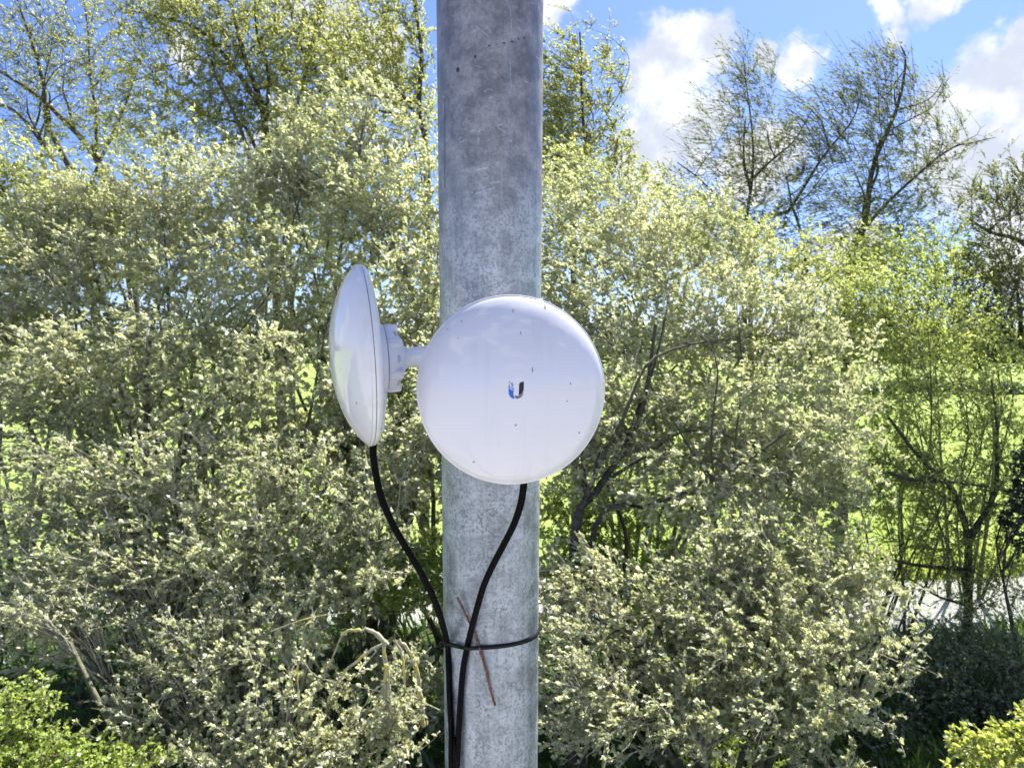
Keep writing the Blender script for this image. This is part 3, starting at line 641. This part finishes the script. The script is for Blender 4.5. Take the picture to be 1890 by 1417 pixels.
# named blemishes: (px, py, radius m, squash) ; dark pits and a row of blots
pits = [(845, 129, .0026, .8), (877, 105, .0016, .8), (903, 85, .0017, .5), (917, 83, .0014, .5), (931, 80, .002, .45), (945, 77, .0015, .5), (957, 72, .0016, .4), (968, 70, .0015, .4), (820, 44, .0010, 1.), (904, 913, .0012, .8), (880, 68, .0008, 1)]
pm = None
wob = t.vm('SCALE', t.vm('SUBTRACT', t.noise(co, 380, 3, out=1), (.5, .5, .5)), None)
[n_ for n_ in t.n if n_.type == 'VECT_MATH' and n_.operation == 'SCALE'][-1].inputs[3].default_value = .0035
cw = t.vm('ADD', co, wob)
for px, py, r, sq in pits:
    p = PMI @ on_pole(px, py)
    dv = t.vm('MULTIPLY', t.vm('SUBTRACT', cw, tuple(p)), (1, 1, 1 / sq if sq < .7 else 1 * sq))
    v = t.ramp(t.vm('LENGTH', dv, out=1), r * .55, r * 1.25, 1, 0)
    pm = v if pm is None else t.math('MAXIMUM', pm, v)
c = t.mix(t.math('MULTIPLY', pm, .9), c, (.02, .02, .025))
# long dark vertical mark near the left edge and pale scratches
def scratch(px0, py0, px1, py1, wdt, col, amt):
    global c
    a = PMI @ on_pole(px0, py0); b_ = PMI @ on_pole(px1, py1); d = b_ - a; L = d.length; d.normalize()
    rel = t.vm('SUBTRACT', cw, tuple(a)); s = t.vm('DOT_PRODUCT', rel, tuple(d), out=1)
    s = t('ShaderNodeClamp', {0: s, 1: 0.0, 2: L}).outputs[0]
    pr = t('ShaderNodeVectorMath', {0: tuple(d), 3: s}, operation='SCALE').outputs[0]
    ds = t.vm('LENGTH', t.vm('SUBTRACT', rel, pr), out=1)
    c = t.mix(t.math('MULTIPLY', t.ramp(ds, wdt * .4, wdt, 1, 0), amt), c, col)
scratch(821, 185, 821, 345, .0016, (.06, .065, .075), .7)
scratch(884, 242, 926, 230, .0009, (.60, .62, .66), .7)
scratch(942, 20, 945, 66, .0007, (.50, .50, .55), .6)
scratch(941, 110, 944, 165, .0007, (.50, .50, .55), .6)
scratch(858, 45, 868, 28, .0010, (.42, .42, .46), .6)
scratch(880, 50, 902, 68, .0010, (.42, .42, .46), .6)
scratch(880, 314, 899, 310, .0013, (.5, .52, .57), .7)
scratch(878, 358, 912, 347, .0012, (.5, .52, .57), .6)
scratch(905, 338, 922, 336, .0010, (.5, .52, .57), .7)
scratch(898, 1092, 940, 1091, .0006, (.14, .15, .16), .7)
scratch(912, 480, 918, 500, .0012, (.46, .52, .60), .6)
scratch(887, 500, 916, 498, .0011, (.46, .52, .60), .6)
bp = t('ShaderNodeBump', {'Strength': .45, 'Distance': .002, 'Height': t.math('ADD', mid, t.math('MULTIPLY', fine, .6))})
b = t('ShaderNodeBsdfPrincipled', {'Base Color': c, 'Metallic': .55, 'Roughness': t.ramp(mid, .3, .7, .36, .55), 'Normal': bp.outputs[0]})
t.l.new(b.outputs[0], o.inputs[0]); M_GALV = m
vs, fs = lathe([(PR, -.3), (PR, 0.0), (PR, 2.0), (PR, 4.0), (PR, 6.0), (PR, POLE_L), (PR - .004, POLE_L + .003), (0, POLE_L + .004)], 128)
po = meshobj('steel_pole', vs, fs, M_GALV); po.matrix_world = PM
tag(po, 'weathered grey galvanised steel pole carrying both white dishes', 'pole')

# ------------------------------------------------------------------ antennas
RD = .0975
def dome_z(r): return .034 * max(0.0, 1 - (r / (RD - .0012)) ** 2) ** .72
MO = -.0045; MZ = .0055
def off(v): return [(x, y + MO, z + MZ) for x, y, z in v]
def antenna(label, mw, full):
    root = empty('dish_antenna', mw); tag(root, label, 'antenna', 'white round antennas on the pole')
    prof = [(0, dome_z(0))] + [(RD * x, dome_z(RD * x)) for x in (.05, .1, .15, .2, .25, .3, .35, .4, .45, .5, .55, .6, .65, .7, .75, .8, .84, .88, .91, .94, .96, .975, .983)]
    prof += [(RD - .0008, .0012), (RD - .0002, .0002), (RD, -.0012), (RD - .0001, -.0022), (RD - .0012, -.0024), (RD - .004, -.0024)]
    vs, fs = lathe(prof, 160); meshobj('radome', vs, fs, M_RADOME, root)
    vs, fs = lathe([(RD - .0045, -.0018), (RD - .0022, -.0024), (RD - .0022, -.0034), (RD - .0045, -.0036)], 128); meshobj('seam_groove_shade', vs, fs, M_GAP_SHADE, root)
    back = [(RD - .004, -.0028), (RD - .0010, -.0028), (RD - .0003, -.0032), (RD - .0004, -.005), (RD - .0022, -.0075), (RD - .007, -.0100), (RD - .018, -.0125), (RD - .034, -.0143), (.050, -.0150), (.0, -.0150)]
    vs, fs = lathe(back, 128); meshobj('back_shell', vs, fs, M_RADOME, root)
    vs, fs = lathe([(.0385, -.0200), (.0385, -.0265), (.0375, -.0285), (.034, -.0290), (.0, -.029)], 96); vs = off(vs); meshobj('mount_collar', vs, fs, M_PLASTIC, root)
    vs, fs = lathe([(.0340, -.0285), (.0340, -.0300), (.0, -.0300)], 64); vs = off(vs); meshobj('collar_gap_shade', vs, fs, M_GAP_SHADE, root)
    # locking ring: tapering cup with rounded lugs and darker blocks as recess shade
    vs, fs = lathe([(.0, -.0295), (.0350, -.0295), (.0358, -.0302), (.0350, -.0345), (.0300, -.0405), (.0245, -.0455), (.0185, -.0490), (.0130, -.0505), (0, -.0505)], 96)
    vs = off(vs); ring = meshobj('locking_ring', vs, fs, M_PLASTIC, root)
    for k in range(6):
        a = R(60 * k + 30)
        M = Matrix.Translation((0, MO, MZ)) @ Matrix.Rotation(a, 4, 'Z') @ Matrix.Translation((.0312, 0, -.0372))
        meshobj('lug', *box_mesh(.0115, .0110, .0165, .0034, 3, M), M_PLASTIC, ring)
        M = Matrix.Translation((0, MO, MZ)) @ Matrix.Rotation(a + R(30), 4, 'Z') @ Matrix.Translation((.0295, 0, -.0395)) @ Matrix.Rotation(R(-42), 4, 'Y')
        meshobj('recess', *box_mesh(.0030, .0070, .0060, .0012, 2, M), plain_rec, ring)
    # cable hood low on the back shell and its screw boss
    M = Matrix.Translation((0, -.060, -.0148)) @ Matrix.Rotation(R(-9), 4, 'X')
    meshobj('cable_hood', *box_mesh(.038, .046, .0095, .004, 3, M), M_PLASTIC, root)
    # printed mark: flat pieces laid 0.15 mm off the dome
    s = .0149 / 625
    def place(poly, m_, name='logo_mark', cx=885, cy=760):
        bm = bmesh.new(); v_ = []
        for x, y in poly:
            X_, Y_ = (x - cx) * s, -(y - cy) * s
            v_.append(bm.verts.new((X_, Y_, dome_z(math.hypot(X_, Y_)) + .00025)))
        f_ = bm.faces.new(v_); bmesh.ops.triangulate(bm, faces=[f_]); bm.normal_update()
        me = bpy.data.meshes.new(name); bm.to_mesh(me); bm.free(); me.materials.append(m_)
        ob = bpy.data.objects.new(name, me); COL.objects.link(ob); ob.parent = root; return ob
    blue = place([(585, 525), (618, 525), (618, 700), (640, 740), (660, 700), (690, 700), (690, 780), (725, 780), (735, 640), (775, 640), (765, 900), (780, 1000), (825, 1105), (760, 1100), (700, 1080), (640, 1020), (600, 960), (578, 880), (572, 760)], M_BLUE)
    place([(1005, 520), (1030, 470), (1080, 430), (1130, 415), (1200, 412), (1200, 520), (1195, 700), (1175, 800), (1120, 890), (1040, 960), (990, 960)], M_BLACK)
    place([(800, 970), (850, 985), (930, 990), (1020, 980), (1100, 940), (1160, 870), (1180, 865), (1175, 910), (1120, 1010), (1040, 1070), (950, 1105), (880, 1105), (840, 1050)], M_GREY)
    for x, y in ((612, 432), (720, 470), (680, 508), (760, 535), (725, 580), (680, 640)):
        q = 22; place([(x - q, y - q), (x + q, y - q), (x + q, y + q), (x - q, y + q)], M_BLUE)
    return root
plain_rec = plain('recess_shade', (.45, .45, .49), .5, var=.03)  # darker plastic tone stands for shade in the ring recesses
def frame(pos, axis, roll=0.0):
    """local Z = axis, local Y as near to up as can be"""
    z = axis.normalized(); up = Vector((0, 0, 1)); y = (up - z * up.dot(z)).normalized()
    x = y.cross(z)
    Mx = Matrix(((x.x, y.x, z.x, pos.x), (x.y, y.y, z.y, pos.y), (x.z, y.z, z.z, pos.z), (0, 0, 0, 1)))
    return Mx @ Matrix.Rotation(roll, 4, 'Z')
# front dish
fpos = camp(945.5, 719, .667)
FM = frame(fpos, camv(math.sin(R(6.5)), math.sin(R(-.5)), math.cos(R(6.5))))
fa = antenna('white round dish facing the viewer with small U emblem, in front of the pole', FM, True)
for (x, y, l, wd) in ((947, 574, 7, 1.6), (1006, 567, 8, 2.2), (961, 614, 7, 1.4), (983, 683, 11, 1.2), (1053, 708, 4, 1.5), (852, 593, 2, 2), (826, 607, 2, 2), (1095, 652, 3, 1.3), (845, 624, 2, 1.6)):
    # little streaks of dirt lying on the dome
    d = raydir(x, y); o_ = FM.inverted() @ Vector((0, 0, HC)); dl = FM.inverted().to_3x3() @ d
    s_ = .55
    for _ in range(40):
        p = o_ + dl * s_; s_ -= (dome_z(math.hypot(p.x, p.y)) - p.z) * -1 / dl.z * .8 if False else (p.z - dome_z(math.hypot(p.x, p.y))) / dl.z * .9
    p = o_ + dl * s_; k = .667 / F
    vs = []
    rg = random.Random(x * 7 + y)
    for a in range(8):
        an = a * math.pi / 4; X_ = p.x + math.cos(an) * wd * k * .5 * rg.uniform(.6, 1.3); Y_ = p.y + math.sin(an) * l * k * .5 * rg.uniform(.7, 1.2)
        vs.append((X_, Y_, dome_z(math.hypot(X_, Y_)) + .0003))
    meshobj('dirt_speck', vs, [list(range(8))], M_DIRT, fa, smooth=False)
# side dish: faces left, a little towards the camera and a little down
th, dl_ = R(18.3), R(4.3)
la = camv(-math.cos(th), -math.sin(dl_), math.sin(th))
lpos = camp(668, 657, .700)
LM = frame(lpos, la)
lroot = antenna('white round dish seen side-on facing left on its ball mount', LM, True)
# ball mount arm from the side dish to the pole, and the hidden one behind the front dish
def lathe_path(pts, rad, k=40):
    p = smooth_path(pts, 24); r = np.interp(np.linspace(0, 1, 24), np.linspace(0, 1, len(rad)), rad)
    return tubes(p[None], r[None], k)
a0 = LM @ Vector((0, MO, -.046)); a_end = on_pole(850, 660, -.006)
a1 = camp(756, 659, (LM @ Vector((0, 0, -.052)) - Vector((0, 0, HC))).dot(raydir(945, 708)) * 1.0)
zA = (CM.inverted() @ a0).z * -1; zE = (CM.inverted() @ a_end).z * -1
pts = [tuple(a0), tuple(LM @ Vector((0, MO, -.055 + MZ))), tuple(camp(778, 659, zA + .018)), tuple(camp(800, 660, (zA + zE) / 2 + .004)), tuple(a_end)]
v, f = lathe_path(pts, [.0130, .0104, .0122, .0150, .0190]); li = LM.inverted()
v = np.array([tuple(li @ Vector(q)) for q in v]); meshobj('ball_mount_arm', v, f, M_PLASTIC, lroot)
b0 = FM @ Vector((0, MO, -.046)); b_end = on_pole(930, 700, -.006); fi = FM.inverted()
v, f = lathe_path([tuple(b0), tuple(b0.lerp(b_end, .5)), tuple(b_end)], [.0125, .0118, .019])
v = np.array([tuple(fi @ Vector(q)) for q in v]); meshobj('ball_mount_arm', v, f, M_PLASTIC, fa)

# ------------------------------------------------------------------ cables, tie, twig
def cable(label, pts, r):
    p = smooth_path([tuple(q) for q in pts], 90)
    o_ = p[-1].copy(); v, f = tubes(p[None], np.full((1, 90), r), 20)
    ob = meshobj('cable', v - o_, f, M_CABLE); ob.location = o_; tag(ob, label, 'cable', 'black cables running down the pole')
CR = .0039
Lc = [LM @ Vector((0.0, -.080, -.0125)), camp(689, 822, .712), camp(690, 850, .715), camp(700, 905, .722), camp(719, 955, .732), camp(745, 1003, .745), camp(775, 1053, .762), camp(800, 1103, .785), camp(815, 1145, .81)]
Lc += [on_pole(x, y, CR) for x, y in ((826, 1190), (828, 1230), (830, 1290), (833, 1350), (834, 1417), (834, 1520))]
ft = PMI @ on_pole(834, 1520, CR)
Lc += [PM @ Vector((ft.x, ft.y, z)) for z in (2.5, 1.2, .02)]
cable('black cable curving from the side-on dish down to the pole', Lc, CR)
Rc = [FM @ Vector((.012, -.072, -.016)), camp(967, 880, .694), camp(966, 900, .700), camp(961, 930, .712), camp(949, 966, .730), camp(931, 1002, .748), camp(910, 1042, .766), camp(893, 1080, .785), camp(881, 1120, .801)]
Rc += [on_pole(x, y, CR) for x, y in ((869, 1165), (861, 1200), (854, 1240), (850, 1290))]
Rc += [on_pole(x, y, CR + o_) for x, y, o_ in ((847, 1340, .0015), (844, 1417, .0040), (842, 1520, .004))]
ft = PMI @ on_pole(846, 1520, CR + .002)
Rc += [PM @ Vector((ft.x, ft.y, z)) for z in (2.5, 1.2, .02)]
cable('black cable hanging from under the front dish and crossing the pole', Rc, CR)
# nylon tie round pole and cables
front = [(817, 1189, .0022), (822, 1188, CR * 2 + .0006), (828, 1188, CR * 2 + .0008), (836, 1190, .0042), (848, 1193, .0042), (856, 1194.5, CR * 2 + .0004), (864, 1195.5, CR * 2 + .0008), (872, 1195.5, .0058), (884, 1195, .0026), (905, 1194, .0013),
         (930, 1191.5, .0010), (955, 1187, .0010), (975, 1181, .0010), (987, 1174.5, .0010), (991.5, 1169, .0010)]
fl = [PMI @ on_pole(x, y, o_) for x, y, o_ in front]
def cyl(p): return math.atan2(p.y, p.x), p.z, math.hypot(p.x, p.y)
c0, c1 = cyl(fl[0]), cyl(fl[-1])
ang0, ang1 = c0[0], c1[0]
while ang1 < ang0: ang1 += 2 * math.pi
if ang1 - ang0 > math.pi * 1.3: ang1 -= 2 * math.pi
back_ = []
nb = 18; tot = 2 * math.pi - abs(ang1 - ang0); sg = 1 if ang1 > ang0 else -1
for k in range(1, nb):
    u = k / nb; a = ang1 + sg * tot * u; z = c1[1] + (c0[1] - c1[1]) * u + .006 * math.sin(u * math.pi)
    back_.append(Vector((math.cos(a) * (PR + .001), math.sin(a) * (PR + .001), z)))
loop = fl + back_
n = 160
lp = smooth_path([tuple(q) for q in loop + [loop[0]]], n)[:-1]; n = len(lp)
rad = lp.copy(); rad[:, 2] = 0; rad = nrm(rad); upv = np.array([0, 0, 1.]); w2, t2 = .0025, .0008
vs = np.stack([lp - upv * w2 - rad * t2, lp + upv * w2 - rad * t2, lp + upv * w2 + rad * t2, lp - upv * w2 + rad * t2], 1)
k = np.arange(n)[:, None]; q = np.arange(4)[None]; k2 = (k + 1) % n; q2 = (q + 1) % 4
fs = np.stack([k * 4 + q, k * 4 + q2, k2 * 4 + q2, k2 * 4 + q], -1).reshape(-1, 4)
org = Vector((0, 0, float(lp[:, 2].mean())))
tie = empty('cable_tie', PM @ Matrix.Translation(org)); tag(tie, 'thin black nylon cable tie strapping both cables to the pole', 'cable tie')
meshobj('strap', vs.reshape(-1, 3) - np.array(org), fs, M_TIE, tie, smooth=False)
hp = PMI @ on_pole(815, 1190, .004); ha = math.atan2(hp.y, hp.x)
M = Matrix.Translation(hp - org) @ Matrix.Rotation(ha, 4, 'Z')
meshobj('head', *box_mesh(.0065, .0060, .0072, .001, 2, M), M_TIE, tie)
M = Matrix.Translation(hp - org + Vector((-.002, -.003, .0005))) @ Matrix.Rotation(ha, 4, 'Z')
meshobj('tail', *box_mesh(.0065, .0012, .0032, .0003, 1, M), M_TIE, tie)
# dead twig caught under the tie
tw = [(844, 1102, .0045), (852, 1118, .0035), (861, 1136, .0022), (868, 1152, .0010), (876, 1170, .0010), (884, 1192, .0010), (891, 1215, .0022), (898, 1240, .0030), (903, 1262, .0040), (909, 1285, .0048), (914, 1301, .0055)]
p = smooth_path([tuple(on_pole(x, y, o_ + .0012)) for x, y, o_ in tw], 44)
rg = np.random.default_rng(2); rr = np.interp(np.arange(44), [0, 2, 20, 43], [.0016, .0012, .00135, .0014]) * (1 + .28 * rg.random(44)); rr[[17, 24, 31, 36]] *= 1.45
p[1:-1] += rg.normal(size=p[1:-1].shape) * .00022
v, f = tubes(p[None], rr[None], 9); og = p[20].copy(); ob = meshobj('dead_twig', v - og, f, M_TWIG); ob.location = og
tag(ob, 'short reddish brown dead twig tucked under the cable tie on the pole', 'twig')
